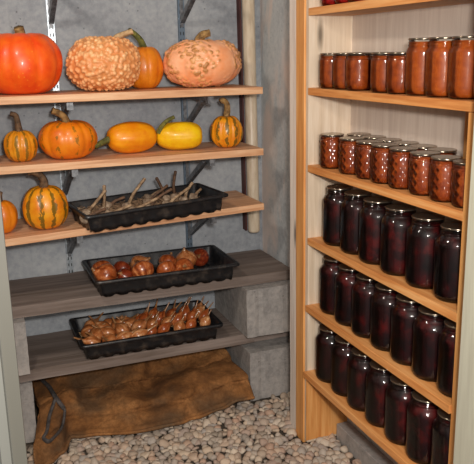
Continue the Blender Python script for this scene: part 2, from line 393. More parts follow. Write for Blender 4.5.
board('plank', 'weathered grey plank under the tray of small onions, lower of two', -0.30, 0.985, 2.41, 2.735, 0.250, 0.040, GREY, jit=0.0018, cuts=16, cat='plank')
def s3z(x): return 0.7345+(x-0.3655)*math.tan(-SL)

# concrete blocks
def block(label, x0, x1, y0, y1, z0, z1, rz=0):
    w, d, h = x1-x0, y1-y0, z1-z0
    bm = bmesh.new(); bmesh.ops.create_cube(bm, size=1)
    for v in bm.verts: v.co = Vector((v.co.x*w, v.co.y*d, (v.co.z+0.5)*h))
    bmesh.ops.subdivide_edges(bm, edges=bm.edges[:], cuts=12, use_grid_fill=True)
    for v in bm.verts:
        # shallow end grooves on the face, as on a cored block laid on its side
        if v.co.y < -d/2+0.001 and abs(abs(v.co.x)-w*0.25) < w*0.05: v.co.y += 0.004
        v.co += (noise.noise_vector((v.co+Vector((x0, z0, y0)))*14)+0.6*noise.noise_vector(v.co*40))*0.0013
    me = bpy.data.meshes.new('concrete_block'); bm.to_mesh(me); bm.free(); me.materials.append(CBLOCK)
    tag(obj('concrete_block', me, None, ((x0+x1)/2, (y0+y1)/2, z0), (0, 0, rz)), label, 'concrete block', 'concrete blocks holding up the planks')
block('grey concrete block holding up the upper grey plank, at the right wall', 0.935, 1.150, 2.362, 2.73, 0.252, 0.443)
block('grey concrete block standing on the gravel under another, at the right wall', 0.942, 1.152, 2.357, 2.73, -0.01, 0.190)
block('grey concrete block between the two planks, beside the left door frame', -0.070, 0.135, 2.372, 2.73, 0.252, 0.443)
block('grey concrete block on the gravel left of the burlap sack, under the lower plank', -0.065, 0.140, 2.40, 2.73, -0.02, 0.207)
tag(obj('board_scrap', box_mesh('board_scrap', -0.08, 0.085, -0.11, 0.17, 0, 0.045, GREY, jitter=0.001, cuts=5), None, (1.067, 2.555, 0.195)), 'grey board scrap between the two stacked blocks at the right wall', 'board')

# shelf standards with slots
def standard(label, x, mat, darkside):
    t = thing('shelf_standard', label, 'shelf rail', (x, YB, 0.42), group='metal rails on the back wall')
    w, d, z1 = 0.024, 0.014, 1.65
    prof = [(-w/2, 0), (-w/2, -d), (w/2, -d), (w/2, 0), (w/2-0.003, 0), (w/2-0.003, -d+0.003), (-w/2+0.003, -d+0.003), (-w/2+0.003, 0)]
    V, F = rings([[Vector((a, b, z)) for a, b in prof] for z in (0, z1)]); ch = obj('channel', mesh('channel', V, F, mat, False), t)
    P = []
    for k in range(0, 62):
        z = 0.02+k*0.0262
        for sx in (-0.0055, 0.0055):
            b = [Vector((sx+a*0.0018, -d-0.0003, z+c*0.006)) for a, c in ((-1, -1), (1, -1), (1, 1), (-1, 1))]
            P.append(([p+Vector((0, 0.0002, 0)) for p in b]+b, [(0, 1, 5, 4), (1, 2, 6, 5), (2, 3, 7, 6), (3, 0, 4, 7), (4, 5, 6, 7)]))
    V, F = merge(P); obj('slots', mesh('slots', V, F, HOLE, False), ch)
    return t
standard('bright galvanised slotted metal rail on the back wall behind the red pumpkin', 0.344, GALV, True)
standard('blue-grey slotted metal rail on the back wall, right of the pumpkin with the green stem', 0.833, STEELB, False)
def bracket(label, x, z, mat=BRK):
    # arm just under the board, diagonal strut back to the rail, hook plate on the rail
    t = thing('shelf_bracket', label, 'shelf bracket', (x, YB-0.015, z), group='steel brackets under the back shelves')
    P = []
    w = 0.009
    def bx(a, b, hw, hh):
        a = Vector(a); b = Vector(b); d = (b-a).normalized(); n = d.cross(Vector((1, 0, 0)))
        c = []
        for p in (a, b):
            c += [p+Vector((-hw, 0, 0))-n*hh, p+Vector((hw, 0, 0))-n*hh, p+Vector((hw, 0, 0))+n*hh, p+Vector((-hw, 0, 0))+n*hh]
        return c, [(0, 1, 2, 3), (7, 6, 5, 4), (0, 4, 5, 1), (1, 5, 6, 2), (2, 6, 7, 3), (3, 7, 4, 0)]
    arm = obj('arm', mesh('arm', *merge([bx((0, 0, -0.009), (0, -0.285, -0.009), w, 0.008), bx((0, -0.285, -0.013), (0, -0.315, -0.013), w*1.15, 0.012)]), mat, False), t)
    obj('strut', mesh('strut', *merge([bx((0, -0.005, -0.135), (0, -0.23, -0.018), w*0.75, 0.006), bx((-w*0.8, -0.005, -0.135), (-w*0.8, -0.23, -0.018), 0.0015, 0.009), bx((w*0.8, -0.005, -0.135), (w*0.8, -0.23, -0.018), 0.0015, 0.009)]), mat, False), t)
    obj('hook_plate', mesh('hook_plate', *bx((0, 0.0, 0.0), (0, 0.0, -0.155), w*0.7, 0.003), mat, False), t)
    obj('bolt', mesh('bolt', *lathe([(0.0, 0.0), (0.006, 0.0), (0.006, 0.004), (0.0, 0.004)], 10, False, False), GALV), arm, (w+0.001, -0.215, -0.020), (0, PI/2, 0))
    return t
for x, zz, lb in [(0.833, 1.562, 'bracket at the top edge of the photo, above the salmon pumpkin'),
                  (0.833, 1.161, 'dark steel bracket on the blue-grey rail under the topmost shelf'),
                  (0.833, 0.939, 'dark steel bracket on the blue-grey rail under the shelf with the yellow squash'),
                  (0.833, s3z(0.833)-0.026, 'dark steel bracket on the blue-grey rail just above the large onions'),
                  (0.344, 1.562, 'bracket at the top edge of the photo on the galvanised rail, above the red pumpkin'),
                  (0.344, 1.161, 'dark steel bracket on the galvanised rail under the topmost shelf'),
                  (0.344, 0.939, 'dark steel bracket on the galvanised rail under the second shelf, above the garlic tray'),
                  (0.344, s3z(0.344)-0.026, 'dark steel bracket on the galvanised rail under the garlic tray shelf')]:
    bracket(lb, x, zz)
# pipe
pipe = thing('wall_pipe', 'ivory vertical pipe on the back wall at the right ends of the shelves', 'pipe', (1.103, YB-0.055, 0.578), (0, -0.0115, 0))
V, F = lathe([(0.020, 0.0), (0.0235, 0.004), (0.0245, 0.012), (0.0245, 1.57)], 28); obj('tube', mesh('tube', V, F, POLE), pipe)
V, F = lathe([(0.0252, 0.40), (0.0252, 0.402)], 28, False, False)
obj('narrow_strip', box_mesh('narrow_strip', -0.029, -0.022, 0.018, 0.054, 0.004, 1.57, DARKRED, bev=0.001), pipe)['label'] = 'dark red strip behind the pipe'  # narrow dark red strip along the left edge of the pipe

# ------------------------------------------------------------------ pumpkins
def body(a, b, h, ribs=10, rd=0.06, top=0.10, bot=0.04, e=0.85, nt=96, npz=48, lump=0.05, seed=0, wart=None, ph=0.0, taper=0.0):
    R = []; W_ = []
    for i in range(npz+1):
        phi = PI*(i/npz); phi = min(max(phi, 0.012), PI-0.012)
        s = math.sin(phi)**e; z = -math.cos(phi)
        zz = math.copysign(abs(z)**0.95, z)
        ring = []
        for j in range(nt):
            th = 2*PI*j/nt
            cr = (1-abs(math.cos((th+ph)*ribs/2)))**1.6 if ribs else 0
            k = 1-rd*cr*min(1, s*1.4)
            q = Vector((math.cos(th), math.sin(th), z*0.8))
            k *= 1+lump*noise.noise(q*1.7+Vector((seed*3.1, seed, 0)))
            r = s*k*(1+taper*z)
            zc = zz*h/2
            if z > 0: zc -= top*h*math.exp(-(s/0.34)**2)+rd*cr*h*0.35*math.exp(-((s-0.35)/0.3)**2)
            else: zc += bot*h*math.exp(-(s/0.4)**2)
            p = Vector((a*r*math.cos(th), b*r*math.sin(th), zc))
            w = 0
            if wart:
                sc, amp, dens = wart
                d, _ = noise.voronoi(p*sc+Vector((seed, 0, 0)))
                gate = noise.noise(p*14+Vector((seed, 5, 1)))+dens
                g = max(0, min(1, gate*3))
                w = max(0, 1-(d[0]/0.62)**2)*g
                nrm = Vector((p.x/a/a, p.y/b/b, p.z/(h/2)**2)).normalized()
                p = p+nrm*w*amp
            ring.append(p); W_.append(w)
        R.append(ring)
    V, F = rings(R)
    zmin = min(v.z for v in V)
    V = [v-Vector((0, 0, zmin)) for v in V]
    return V, F, W_
def pumpkin(name, label, cat, loc, a, b, h, mat, stem_pts, stem_r, stem_mat_, rot=(0, 0, 0), tilt=None, group=None, dense=False, **k):
    V, F, W_ = body(a, b, h, nt=200 if dense else 96, npz=110 if dense else 48, **k)
    if tilt:
        m = Euler(tilt).to_matrix(); c = Vector((0, 0, h/2)); V = [m @ (v-c) for v in V]
        zmin = min(v.z for v in V)
    t = thing(name, label, cat, loc, rot, group)
    me = mesh('skin', V, F, mat, True, {'wart': W_})
    o = obj('skin', me, t)
    if tilt:
        # keep object axes along the squash's own axis so its pattern follows it
        m4 = Euler(tilt).to_matrix(); me.transform(m4.inverted().to_4x4()); o.rotation_euler = tilt; o.location = (0, 0, -zmin)
    pts = catmull(stem_pts, 5); n = len(pts)
    rr = [stem_r[0]+(stem_r[1]-stem_r[0])*(i/(n-1))**0.6 for i in range(n)]; rr[-1] *= 1.12
    V, F = tube(pts, rr, 12, 0.09)
    obj('stem', mesh('stem', V, F, stem_mat_, True), t)
    return t
P1, P2 = 1.187, 0.965
pumpkin('pumpkin', 'large smooth red-orange pumpkin at the left end of the top shelf', 'pumpkin', (0.214, 2.552, P1), 0.134, 0.135, 0.214, G_RED,
        [(0.006, -0.01, 0.175), (0.004, -0.012, 0.198), (0.0, -0.02, 0.214)], (0.018, 0.015), ST_TAN, ribs=9, rd=0.05, top=0.12, e=0.72, lump=0.03, seed=2, ph=0.2)
pumpkin('pumpkin', 'peach pumpkin densely covered with warts, on the top shelf', 'pumpkin', (0.489, 2.545, P1), 0.123, 0.115, 0.180, G_WART,
        [(0.03, -0.01, 0.16), (0.045, -0.02, 0.180), (0.075, -0.03, 0.192), (0.10, -0.035, 0.200)], (0.012, 0.009), ST_PALE, ribs=0, rd=0, top=0.03, e=0.72, lump=0.08, seed=5, wart=(66, 0.0085, 1.0), dense=True)
pumpkin('pumpkin', 'small plain orange pumpkin with a long green stem, between the two warty pumpkins', 'pumpkin', (0.650, 2.612, P1), 0.069, 0.066, 0.160, G_OR,
        [(0.0, -0.008, 0.140), (-0.014, -0.015, 0.170), (-0.036, -0.022, 0.192), (-0.058, -0.03, 0.206)], (0.014, 0.008), ST_GRN, ribs=10, rd=0.045, top=0.06, e=0.8, seed=4)
pumpkin('pumpkin', 'wide flattened salmon-pink warty pumpkin at the right of the top shelf', 'pumpkin', (0.851, 2.550, P1), 0.143, 0.125, 0.171, G_PINK,
        [(-0.015, -0.01, 0.145), (-0.014, -0.012, 0.167), (0.0, -0.018, 0.186), (0.024, -0.02, 0.192)], (0.022, 0.012), ST_TAN, ribs=8, rd=0.04, top=0.08, e=0.70, lump=0.05, seed=9, wart=(66, 0.0065, 0.22), dense=True, ph=0.4)
pumpkin('pumpkin', 'small round gourd with faint green stripes at the left end of the second shelf', 'gourd', (0.184, 2.515, P2), 0.056, 0.055, 0.112, G_GOURD2,
        [(0, 0, 0.10), (-0.002, -0.004, 0.122), (-0.004, -0.006, 0.142), (-0.008, -0.008, 0.156), (-0.024, -0.01, 0.162)], (0.013, 0.007), ST_BRN, ribs=10, rd=0.07, top=0.06, seed=1)
pumpkin('pumpkin', 'squat orange pumpkin with scattered dark stripes and curved dry stem on the second shelf', 'pumpkin', (0.343, 2.515, P2), 0.099, 0.094, 0.138, G_STR,
        [(0, 0, 0.112), (-0.006, -0.008, 0.137), (-0.024, -0.014, 0.155), (-0.048, -0.02, 0.166)], (0.015, 0.010), ST_TAN, ribs=9, rd=0.06, top=0.10, e=0.74, seed=3)
pumpkin('pumpkin', 'gourd cut off by the left edge of the photo on the second shelf', 'gourd', (0.052, 2.515, P2), 0.058, 0.055, 0.105, G_GOURD,
        [(0, 0, 0.09), (-0.002, -0.004, 0.12), (-0.01, -0.006, 0.132)], (0.012, 0.007), ST_BRN, ribs=10, rd=0.07, top=0.06, seed=11)
pumpkin('squash', 'smooth amber oval squash lying on the second shelf, its stem pointing left', 'squash', (0.567, 2.53, P2), 0.056, 0.060, 0.178, G_OVAL,
        [(-0.082, -0.012, 0.055), (-0.098, -0.016, 0.050), (-0.122, -0.03, 0.042), (-0.138, -0.035, 0.036)], (0.013, 0.008), ST_GRN, ribs=12, rd=0.012, top=0.02, bot=0.02, e=0.62, seed=6, tilt=(0, -PI/2, 0.10))
pumpkin('squash', 'bright yellow oblong squash lying on the second shelf', 'squash', (0.742, 2.525, P2), 0.052, 0.053, 0.172, G_YEL,
        [(-0.075, -0.01, 0.066), (-0.068, -0.014, 0.088), (-0.048, -0.03, 0.112), (-0.022, -0.03, 0.124)], (0.011, 0.006), ST_GRN, ribs=10, rd=0.015, top=0.02, bot=0.02, e=0.66, seed=7, tilt=(0, -PI/2, -0.22), taper=-0.03)
pumpkin('pumpkin', 'small round gourd with bold dark green stripes at the right end of the second shelf', 'gourd', (0.927, 2.515, P2), 0.062, 0.060, 0.125, G_GOURD,
        [(0, 0, 0.115), (0.003, -0.003, 0.142), (0.0, -0.004, 0.162), (-0.014, -0.006, 0.174), (-0.024, -0.008, 0.170)], (0.014, 0.009), ST_TAN, ribs=10, rd=0.07, top=0.06, seed=8)
pumpkin('pumpkin', 'plain orange gourd half hidden by the left door frame on the sloping shelf', 'gourd', (0.098, 2.51, s3z(0.098)+0.001), 0.055, 0.052, 0.120, G_OR,
        [(0, 0, 0.105), (0.002, 0, 0.13), (0.008, 0, 0.142)], (0.012, 0.007), ST_BRN, ribs=10, rd=0.05, top=0.06, seed=12)
pumpkin('pumpkin', 'orange gourd with many dark green stripes on the sloping shelf, left of the garlic', 'gourd', (0.246, 2.495, s3z(0.242)+0.001), 0.079, 0.076, 0.158, G_GOURD,
        [(0, 0, 0.142), (0.002, -0.004, 0.165), (-0.012, -0.008, 0.188), (-0.036, -0.012, 0.200), (-0.05, -0.014, 0.196)], (0.017, 0.008), ST_BRN, ribs=10, rd=0.055, top=0.06, seed=10, ph=0.3)

# ------------------------------------------------------------------ trays
def tray(label, loc, rz, L, D, Hh, rot=None):
    t = thing('seed_tray', label, 'tray', loc, rot or (0, 0, rz), 'black plastic seed trays')
    def loop(l, d, z, rad, amp=0, nz=0):
        pts = []; n = 200; per = 2*(l+d)
        for k in range(n):
            s = per*k/n
            if s < l: x, y, nx, ny, u = -l/2+s, -d/2, 0, -1, s
            elif s < l+d: x, y, nx, ny, u = l/2, -d/2+(s-l), 1, 0, s-l
            elif s < 2*l+d: x, y, nx, ny, u = l/2-(s-l-d), d/2, 0, 1, s-l-d
            else: x, y, nx, ny, u = -l/2, d/2-(s-2*l-d), -1, 0, s-2*l-d
            # rounded corners
            cx = min(max(x, -l/2+rad), l/2-rad); cy = min(max(y, -d/2+rad), d/2-rad)
            v = Vector((x-cx, y-cy))
            if v.length > 1e-6 and abs(x-cx) > 0 and abs(y-cy) > 0: v = v.normalized()*rad
            elif v.length > 1e-6: v = v.normalized()*rad
            w = 0.5+0.5*math.cos(2*PI*u/0.052)
            pts.append(Vector((cx+v.x-nx*amp*w, cy+v.y-ny*amp*w, z+nz*max(0, math.cos(2*PI*u/0.052)))))
        return pts
    R = [loop(L-0.056, D-0.056, 0.004, 0.012, 0, 0.005), loop(L-0.042, D-0.042, 0.000, 0.013, 0.003, 0.006), loop(L-0.037, D-0.037, Hh*0.3, 0.014, 0.004), loop(L-0.030, D-0.030, Hh*0.72, 0.018, 0.003),
         loop(L-0.026, D-0.026, Hh*0.78, 0.018), loop(L-0.001, D-0.001, Hh-0.010, 0.014), loop(L, D, Hh-0.008, 0.014), loop(L, D, Hh-0.001, 0.014), loop(L-0.004, D-0.004, Hh, 0.013),
         loop(L-0.024, D-0.024, Hh, 0.018), loop(L-0.029, D-0.029, Hh-0.004, 0.017), loop(L-0.046, D-0.046, Hh*0.3, 0.014, 0.002), loop(L-0.056, D-0.056, 0.010, 0.012)]
    V, F = rings(R)
    obj('tray_body', mesh('tray_body', V, F, BLACK, True), t)
    # ribs standing on the inside floor
    P = []
    for k in range(-5, 6):
        x = k*0.042
        P.append(([Vector((x+a, b*(D/2-0.032), c)) for a, b, c in ((-0.004, -1, 0.0102), (0.004, -1, 0.0102), (0.0015, -1, 0.015), (-0.0015, -1, 0.015), (-0.004, 1, 0.0102), (0.004, 1, 0.0102), (0.0015, 1, 0.015), (-0.0015, 1, 0.015))],
                  [(0, 1, 2, 3), (7, 6, 5, 4), (0, 4, 5, 1), (1, 5, 6, 2), (2, 6, 7, 3), (3, 7, 4, 0)]))
    V, F = merge(P); obj('floor_rib', mesh('floor_rib', V, F, BLACK, False), t)
    return t
TZ = s3z(0.62)+0.001
tray('black plastic tray of garlic with dry stalks, on the pine shelf', (0.600, 2.470, TZ), 0, 0.530, 0.275, 0.063, rot=(0, SL, math.radians(6)))
tray('black plastic tray of large copper onions, on the upper grey plank', (0.645, 2.510, 0.488), 0, 0.535, 0.300, 0.065)
tray('black plastic tray heaped with small pointed onions, on the lower grey plank', (0.583, 2.534, 0.252), 0, 0.535, 0.300, 0.065)

# ------------------------------------------------------------------ onions
def onion_proto(r, h, neck, mat, nk=0.5, seed=0):
    rr = random.Random(seed)
    t = obj('onion', None)
    prof = [(0.0005, -h*0.46), (r*0.22, -h*0.455), (r*0.52, -h*0.40), (r*0.82, -h*0.24), (r*0.98, -h*0.04), (r, h*0.06), (r*0.93, h*0.20), (r*0.74, h*0.34), (r*0.5, h*0.45), (r*0.30, h*0.54), (r*0.2, h*0.62)]
    P = []
    n = 22
    R = [[Vector((q*math.cos(2*PI*j/n), q*math.sin(2*PI*j/n), z))*(1+0.04*noise.noise(Vector((math.cos(2*PI*j/n)*1.3+seed, math.sin(2*PI*j/n)*1.3, z*20)))) for j in range(n)] for q, z in prof]
    V, F = rings(R); obj('bulb', mesh('bulb', V, F, mat), t)
    bx, by = rr.uniform(-.5, .5)*neck, rr.uniform(-.5, .5)*neck
    V, F = tube(catmull([(0, 0, h*0.50), (0, 0, h*0.60), (bx*0.4, by*0.4, h*0.6+neck*0.5), (bx, by, h*0.6+neck)], 3), [r*0.34, r*0.30, r*0.25, r*0.22, r*0.18, r*0.15, r*0.13, r*0.11, r*0.12, r*0.05], 8, 0.15)
    obj('dry_neck', mesh('dry_neck', V, F, ON_NECK), t)
    V, F = merge([tube([(0, 0, -h*0.45), (0.3*r*math.cos(a), 0.3*r*math.sin(a), -h*0.50), (0.45*r*math.cos(a), 0.45*r*math.sin(a), -h*0.50-0.003)], 0.0007, 4) for a in [i*PI/4 for i in range(8)]])
    obj('roots', mesh('roots', V, F, ST_PALE), t)
    return t
protos = []
def place_onion(proto, label, loc, rot, scale, group):
    o = copy_tree(proto); o.location = loc; o.rotation_euler = rot; o.scale = (scale,)*3
    tag(o, label, 'onion', group); o.name = 'onion'
    return o
ORD = ['leftmost', 'second from the left', 'third from the left', 'fourth from the left', 'fifth from the left', 'sixth from the left', 'seventh from the left', 'eighth from the left', 'ninth from the left', 'tenth from the left', 'eleventh from the left']
big = [onion_proto(0.040, 0.067, 0.012, m, seed=s) for s, m in ((1, ON_RED), (2, ON_DK), (3, ON_GOLD))]
fr = [(0.432, 2.460, 0, 1.08), (0.499, 2.462, 1, 0.72), (0.566, 2.460, 0, 1.04), (0.655, 2.460, 0, 0.86), (0.722, 2.458, 0, 0.86)]
bk = [(0.434, 2.550, 0, 0.95), (0.506, 2.535, 1, 0.84), (0.576, 2.545, 2, 0.98), (0.682, 2.535, 0, 0.9), (0.756, 2.540, 2, 1.0), (0.822, 2.570, 1, 0.84)]
for nm, row in (('front', fr), ('back', bk)):
    for i, (x, y, k, s) in enumerate(row):
        hz = 0.502+0.036*s*0.95; s *= 1.07; y -= 0.004; hz += 0.003
        a, b = rnd.uniform(0.9, 1.5), rnd.uniform(0, 6.28)
        if (nm, i) in (('front', 3),): a, b = 1.2, 2.6
        if (nm, i) == ('back', 4): a, b = 0.3, 2.0
        place_onion(big[k], 'large onion in the half-filled tray, %s in the %s row' % (ORD[i], nm), (x, y, hz), (a*math.cos(b), a*math.sin(b), rnd.uniform(0, 6)), s, 'large onions in the upper tray')
sm = [onion_proto(0.0215, 0.052, 0.030, ON_GOLD, seed=11), onion_proto(0.020, 0.055, 0.036, ON_RED, seed=12), onion_proto(0.0225, 0.050, 0.026, ON_GOLD, seed=13), onion_proto(0.017, 0.056, 0.034, ON_RED, seed=14)]
rows = [('front', 9, 2.466, 0.290, 0.372), ('second', 9, 2.508, 0.304, 0.385), ('third', 9, 2.553, 0.304, 0.372), ('back', 8, 2.600, 0.296, 0.39)]
for nm, n, y, z, x0 in rows:
    for i in range(n):
        x = x0+i*(0.425/(n-1))+rnd.uniform(-.004, .004)
        u = i/(n-1)
        k = rnd.choice((0, 2, 0)) if u < 0.42 else rnd.choice((1, 3, 1, 2))
        s = rnd.uniform(1.12, 1.35) if u < 0.42 else rnd.uniform(0.98, 1.14)
        tl = rnd.uniform(1.5, 4.0) if u < 0.42 else rnd.uniform(1.0, 2.0); dirn = rnd.uniform(0.2, 1.3) if u > 0.42 else rnd.uniform(0, 6.28)
        rot = Vector((math.cos(dirn), math.sin(dirn)*0.6, 1.3/tl)).to_track_quat('Z', 'Y').to_euler()
        place_onion(sm[k], 'small pointed onion in the heaped lower tray, %s in the %s row' % (ORD[i], nm), (x, y-0.008+rnd.uniform(-.006, .006), z+0.002+rnd.uniform(-0.003, .004)+(0.008 if u > .45 else 0)), rot, s, 'small onions in the lower tray')
for p in big+sm:
    for c in list(p.children): bpy.data.objects.remove(c)
    bpy.data.objects.remove(p)

# ------------------------------------------------------------------ garlic with stalks
gar = [  # bulb x, y, stalk direction, length, stalk material, where
    (0.392, 2.50, (0.52, -0.1, 0.60), 0.085, 0, 'long stalk leaning right, near the left end of the tray'),
    (0.452, 2.50, (0.03, -0.1, 0.60), 0.075, 0, 'upright forked-looking stalk, beside the long leaning one'),
    (0.372, 2.43, (0.75, 0.1, 0.25), 0.060, 1, 'short stalk at the front left corner of the tray'),
    (0.455, 2.425, (0.70, -0.1, 0.28), 0.065, 0, 'pale cut stalk lying near the front left of the tray'),
    (0.538, 2.51, (0.45, 0.0, 0.62), 0.100, 0, 'tallest stalk, leaning right in the middle of the tray'),
    (0.540, 2.43, (0.80, 0.1, 0.30), 0.085, 0, 'pale stalk lying low at the front middle of the tray'),
    (0.600, 2.45, (0.70, 0.1, 0.42), 0.090, 1, 'stalk pointing right behind the front rim, right of the middle'),
    (0.620, 2.53, (0.60, 0.1, 0.40), 0.080, 1, 'brown stalk lying in the back row, right of the middle'),
    (0.668, 2.44, (0.75, 0.2, 0.42), 0.090, 0, 'pale stalk pointing right, near the right end of the tray'),
    (0.695, 2.55, (-0.25, -0.1, 0.60), 0.072, 1, 'dark upright stalk, left one of the pair'),
    (0.730, 2.55, (0.02, -0.1, 0.62), 0.082, 1, 'thick dark upright stalk, right one of the pair'),
    (0.742, 2.47, (0.30, -0.1, 0.62), 0.055, 0, 'short split stalk just right of the dark pair'),
    (0.790, 2.50, (0.40, 0.3, 0.25), 0.035, 0, 'stub stalk at the empty right end of the tray'),
    (0.480, 2.57, (0.7, 0.0, 0.3), 0.05, 1, 'short brown stalk in the back row at the left'),
    (0.640, 2.60, (0.6, 0.0, 0.3), 0.05, 0, 'short pale stalk against the back rim')]
bulbR, bulbF = [], None
for i, (x, y, d, L, k, wh) in enumerate(gar):
    x, y = x-0.016, y-0.047+(x-0.6)*0.08
    z = s3z(x)+0.044
    t = thing('garlic_bulb', 'dusty garlic bulb with '+wh, 'garlic', (x, y, z), group='garlic in the black tray')
    d = Vector(d).normalized(); q = d.to_track_quat('Z', 'Y').to_matrix()
    r = 0.019
    prof = [(0.001, -0.9), (0.45, -0.85), (0.85, -0.5), (1.0, -0.05), (0.85, 0.4), (0.5, 0.75), (0.32, 1.05)]
    n = 20
    R = [[q @ (Vector((w*math.cos(2*PI*j/n), w*math.sin(2*PI*j/n), 0))*r*(1+0.10*math.cos(5*2*PI*j/n))+Vector((0, 0, zz*r*0.85))) for j in range(n)] for w, zz in prof]
    V, F = rings(R); obj('bulb', mesh('bulb', V, F, GARL), t)
    b = Vector((rnd.uniform(-.08, .08), rnd.uniform(-.08, .08), rnd.uniform(0, .08)))*L
    V, F = tube([d*r*0.6, d*(r+L*0.3)+b, d*(r+L*0.7)+b*0.5, d*(r+L), d*(r+L+0.002)], [0.0065, 0.0052, 0.0050, 0.0056, 0.003], 8, 0.12)
    obj('stalk', mesh('stalk', V, F, (STALK, STALKD)[k]), t)
# loose husks in the garlic tray: nobody could count them
P = []
for i in range(900):
    x = rnd.uniform(0.372, 0.845 if i % 3 else 0.79); y = rnd.uniform(2.405, 2.62)
    x -= 0.014; y = y-0.045+(x-0.600)*0.105; y = min(y, 2.470+(x-0.6)*0.105+0.100)
    z = s3z(x)+(0.038+rnd.uniform(0, 0.012) if x < 0.75 else 0.018+rnd.uniform(0, 0.008))
    a = rnd.uniform(0, PI); l = rnd.uniform(0.006, 0.020); w = rnd.uniform(0.0015, 0.004); dz = rnd.uniform(-.4, .4)
    d = Vector((math.cos(a), math.sin(a), dz))*l/2; s = Vector((-math.sin(a), math.cos(a), 0))*w/2; c = Vector((x, y, z)); u = Vector((0, 0, 0.0015))
    P.append(([c-d-s, c+d-s*0.4, c+d+s*0.4, c-d+s, c-d-s+u, c+d-s*.4+u, c+d+s*.4+u, c-d+s+u], [(3, 2, 1, 0), (4, 5, 6, 7), (0, 1, 5, 4), (1, 2, 6, 5), (2, 3, 7, 6), (3, 0, 4, 7)]))
G = []; nx, ny = 70, 30
for j in range(ny+1):
    for i in range(nx+1):
        x = 0.368+i*0.464/nx; y = 2.366+j*0.206/ny+(x-0.600)*0.105
        hgt = 0.037 if x < 0.73 else max(0.0135, 0.037-(x-0.73)*0.28)
        G.append(Vector((x, y, s3z(x)+hgt+0.006*noise.noise(Vector((x, y, 0))*60)+0.004*noise.noise(Vector((x, y, 2))*150))))
P.append((G, [(j*(nx+1)+i, j*(nx+1)+i+1, (j+1)*(nx+1)+i+1, (j+1)*(nx+1)+i) for j in range(ny) for i in range(nx)]))
V, F = merge(P); tag(obj('husk_litter', mesh('husk_litter', V, F, LITTER, False)), 'loose brown husks and leaf bits on the floor of the garlic tray', 'dry husks', None, 'stuff')

# ------------------------------------------------------------------ jars
def smoothp(P, k=3):
    return [(v.x, v.y) for v in catmull([(a, b, 0) for a, b in P], k)]
def jar_proto(kind, fill, r, h, lids=True, glass=GLASS):
    t = obj('canning_jar', None)
    g = t
    nk = {'quart': 0.765, 'half': 0.93, 'pint': 0.86}[kind]*r          # neck radius
    s0 = {'quart': 0.74, 'half': 0.80, 'pint': 0.74}[kind]*h         # shoulder start
    s1 = {'quart': 0.885, 'half': 0.865, 'pint': 0.845}[kind]*h       # neck start
    P = [(r*0.30, 0.003), (r*0.74, 0.0), (r*0.90, 0.004), (r*0.98, 0.013), (r, 0.024), (r, h*0.3), (r*0.995, h*0.5), (r, s0), (r*0.97, s0+(s1-s0)*0.4), (nk+(r-nk)*0.35, s0+(s1-s0)*0.8), (nk, s1), (nk, s1+0.002)]
    P = smoothp(P, 3)
    z = s1+0.003; P.append((nk*1.035, z+0.0012)); P.append((nk*1.035, z+0.0028)); P.append((nk*0.985, z+0.004)); P.append((nk*0.985, z+0.006)); P.append((nk*1.03, z+0.0072)); P.append((nk*1.03, z+0.0086)); P.append((nk*0.985, z+0.0098)); P.append((nk*0.98, h-0.0035))
    V, F = lathe(P, 36, True, False); ob = obj('glass', mesh('glass', V, F, glass), g)
    fh = h-0.009 if kind != 'quart' else s1+0.004
    C = [(0.001, 0.004), (r*0.72, 0.003), (r*0.87, 0.0065), (r*0.955, 0.015), (r*0.978, 0.026), (r*0.980, s0), (r*0.955, s0+(s1-s0)*0.4), (nk*0.985+(r-nk)*0.33, s0+(s1-s0)*0.8), (nk*0.965, s1), (nk*0.965, fh), (0.001, fh+0.0005)]
    V, F = lathe(C, 36, True, True); obj('contents', mesh('contents', V, F, fill), g)
    Lp = [(nk*0.985, h-0.0045), (nk*1.03, h-0.0045), (nk*1.035, h-0.0025), (nk*1.03, h-0.0008), (nk*1.0, h), (nk*0.9, h-0.0006), (nk*0.6, h-0.0003), (0.001, h-0.0003)]
    V, F = lathe(Lp, 36, False, True); obj('lid', mesh('lid', V, F, LID), g)
    return t
J = {'red': jar_proto('half', F_RED, 0.037, 0.100), 'ora': jar_proto('half', F_RO, 0.037, 0.102), 'sauce': jar_proto('pint', F_SAU, 0.0408, 0.134),
     'quilt': jar_proto('half', F_OR, 0.0375, 0.103, glass=QUILT), 'quart': jar_proto('quart', F_BEET, 0.0512, 0.180)}
NTH = ['farthest', 'second from the far end', 'third from the far end', 'fourth from the far end', 'fifth from the far end', 'sixth from the far end', 'seventh from the far end', 'eighth from the far end', 'ninth from the far end']
def jars(kind, ys, x, z, fmt, grp, jx=0.002):
    for i, y in enumerate(ys):
        o = copy_tree(J[kind]); o.name = 'canning_jar'; o.location = (x+rnd.uniform(-jx, jx), y, z); o.rotation_euler = (0, 0, rnd.uniform(0, 6.28))
        tag(o, fmt % NTH[i], 'jar', grp)
jars('red', [1.92, 1.842, 1.764], 1.046, SH[0], 'ruby jelly jar at the top edge of the photo, %s', 'red jelly jars on the topmost unit shelf')
jars('ora', [1.922, 1.845, 1.768, 1.636, 1.561], 1.046, SH[1], 'short orange jar, front row above quilted jars, %s', 'short jars on the second unit shelf')
jars('ora', [1.945, 1.867, 1.789, 1.700, 1.622], 1.1165, SH[1], 'short smooth orange jar, back row above the quilted jars, %s', 'short jars on the second unit shelf', 0.0005)
jars('sauce', [1.482, 1.398, 1.314, 1.228], 1.050, SH[1], 'tall jar of orange sauce beside the short jars, %s', 'tall sauce jars on the second unit shelf')
jars('quilt', [1.919, 1.801, 1.71, 1.632, 1.545, 1.452, 1.366, 1.288], 1.047, SH[2], 'quilted short jar of orange preserve in the front row, %s', 'quilted jars on the third unit shelf')
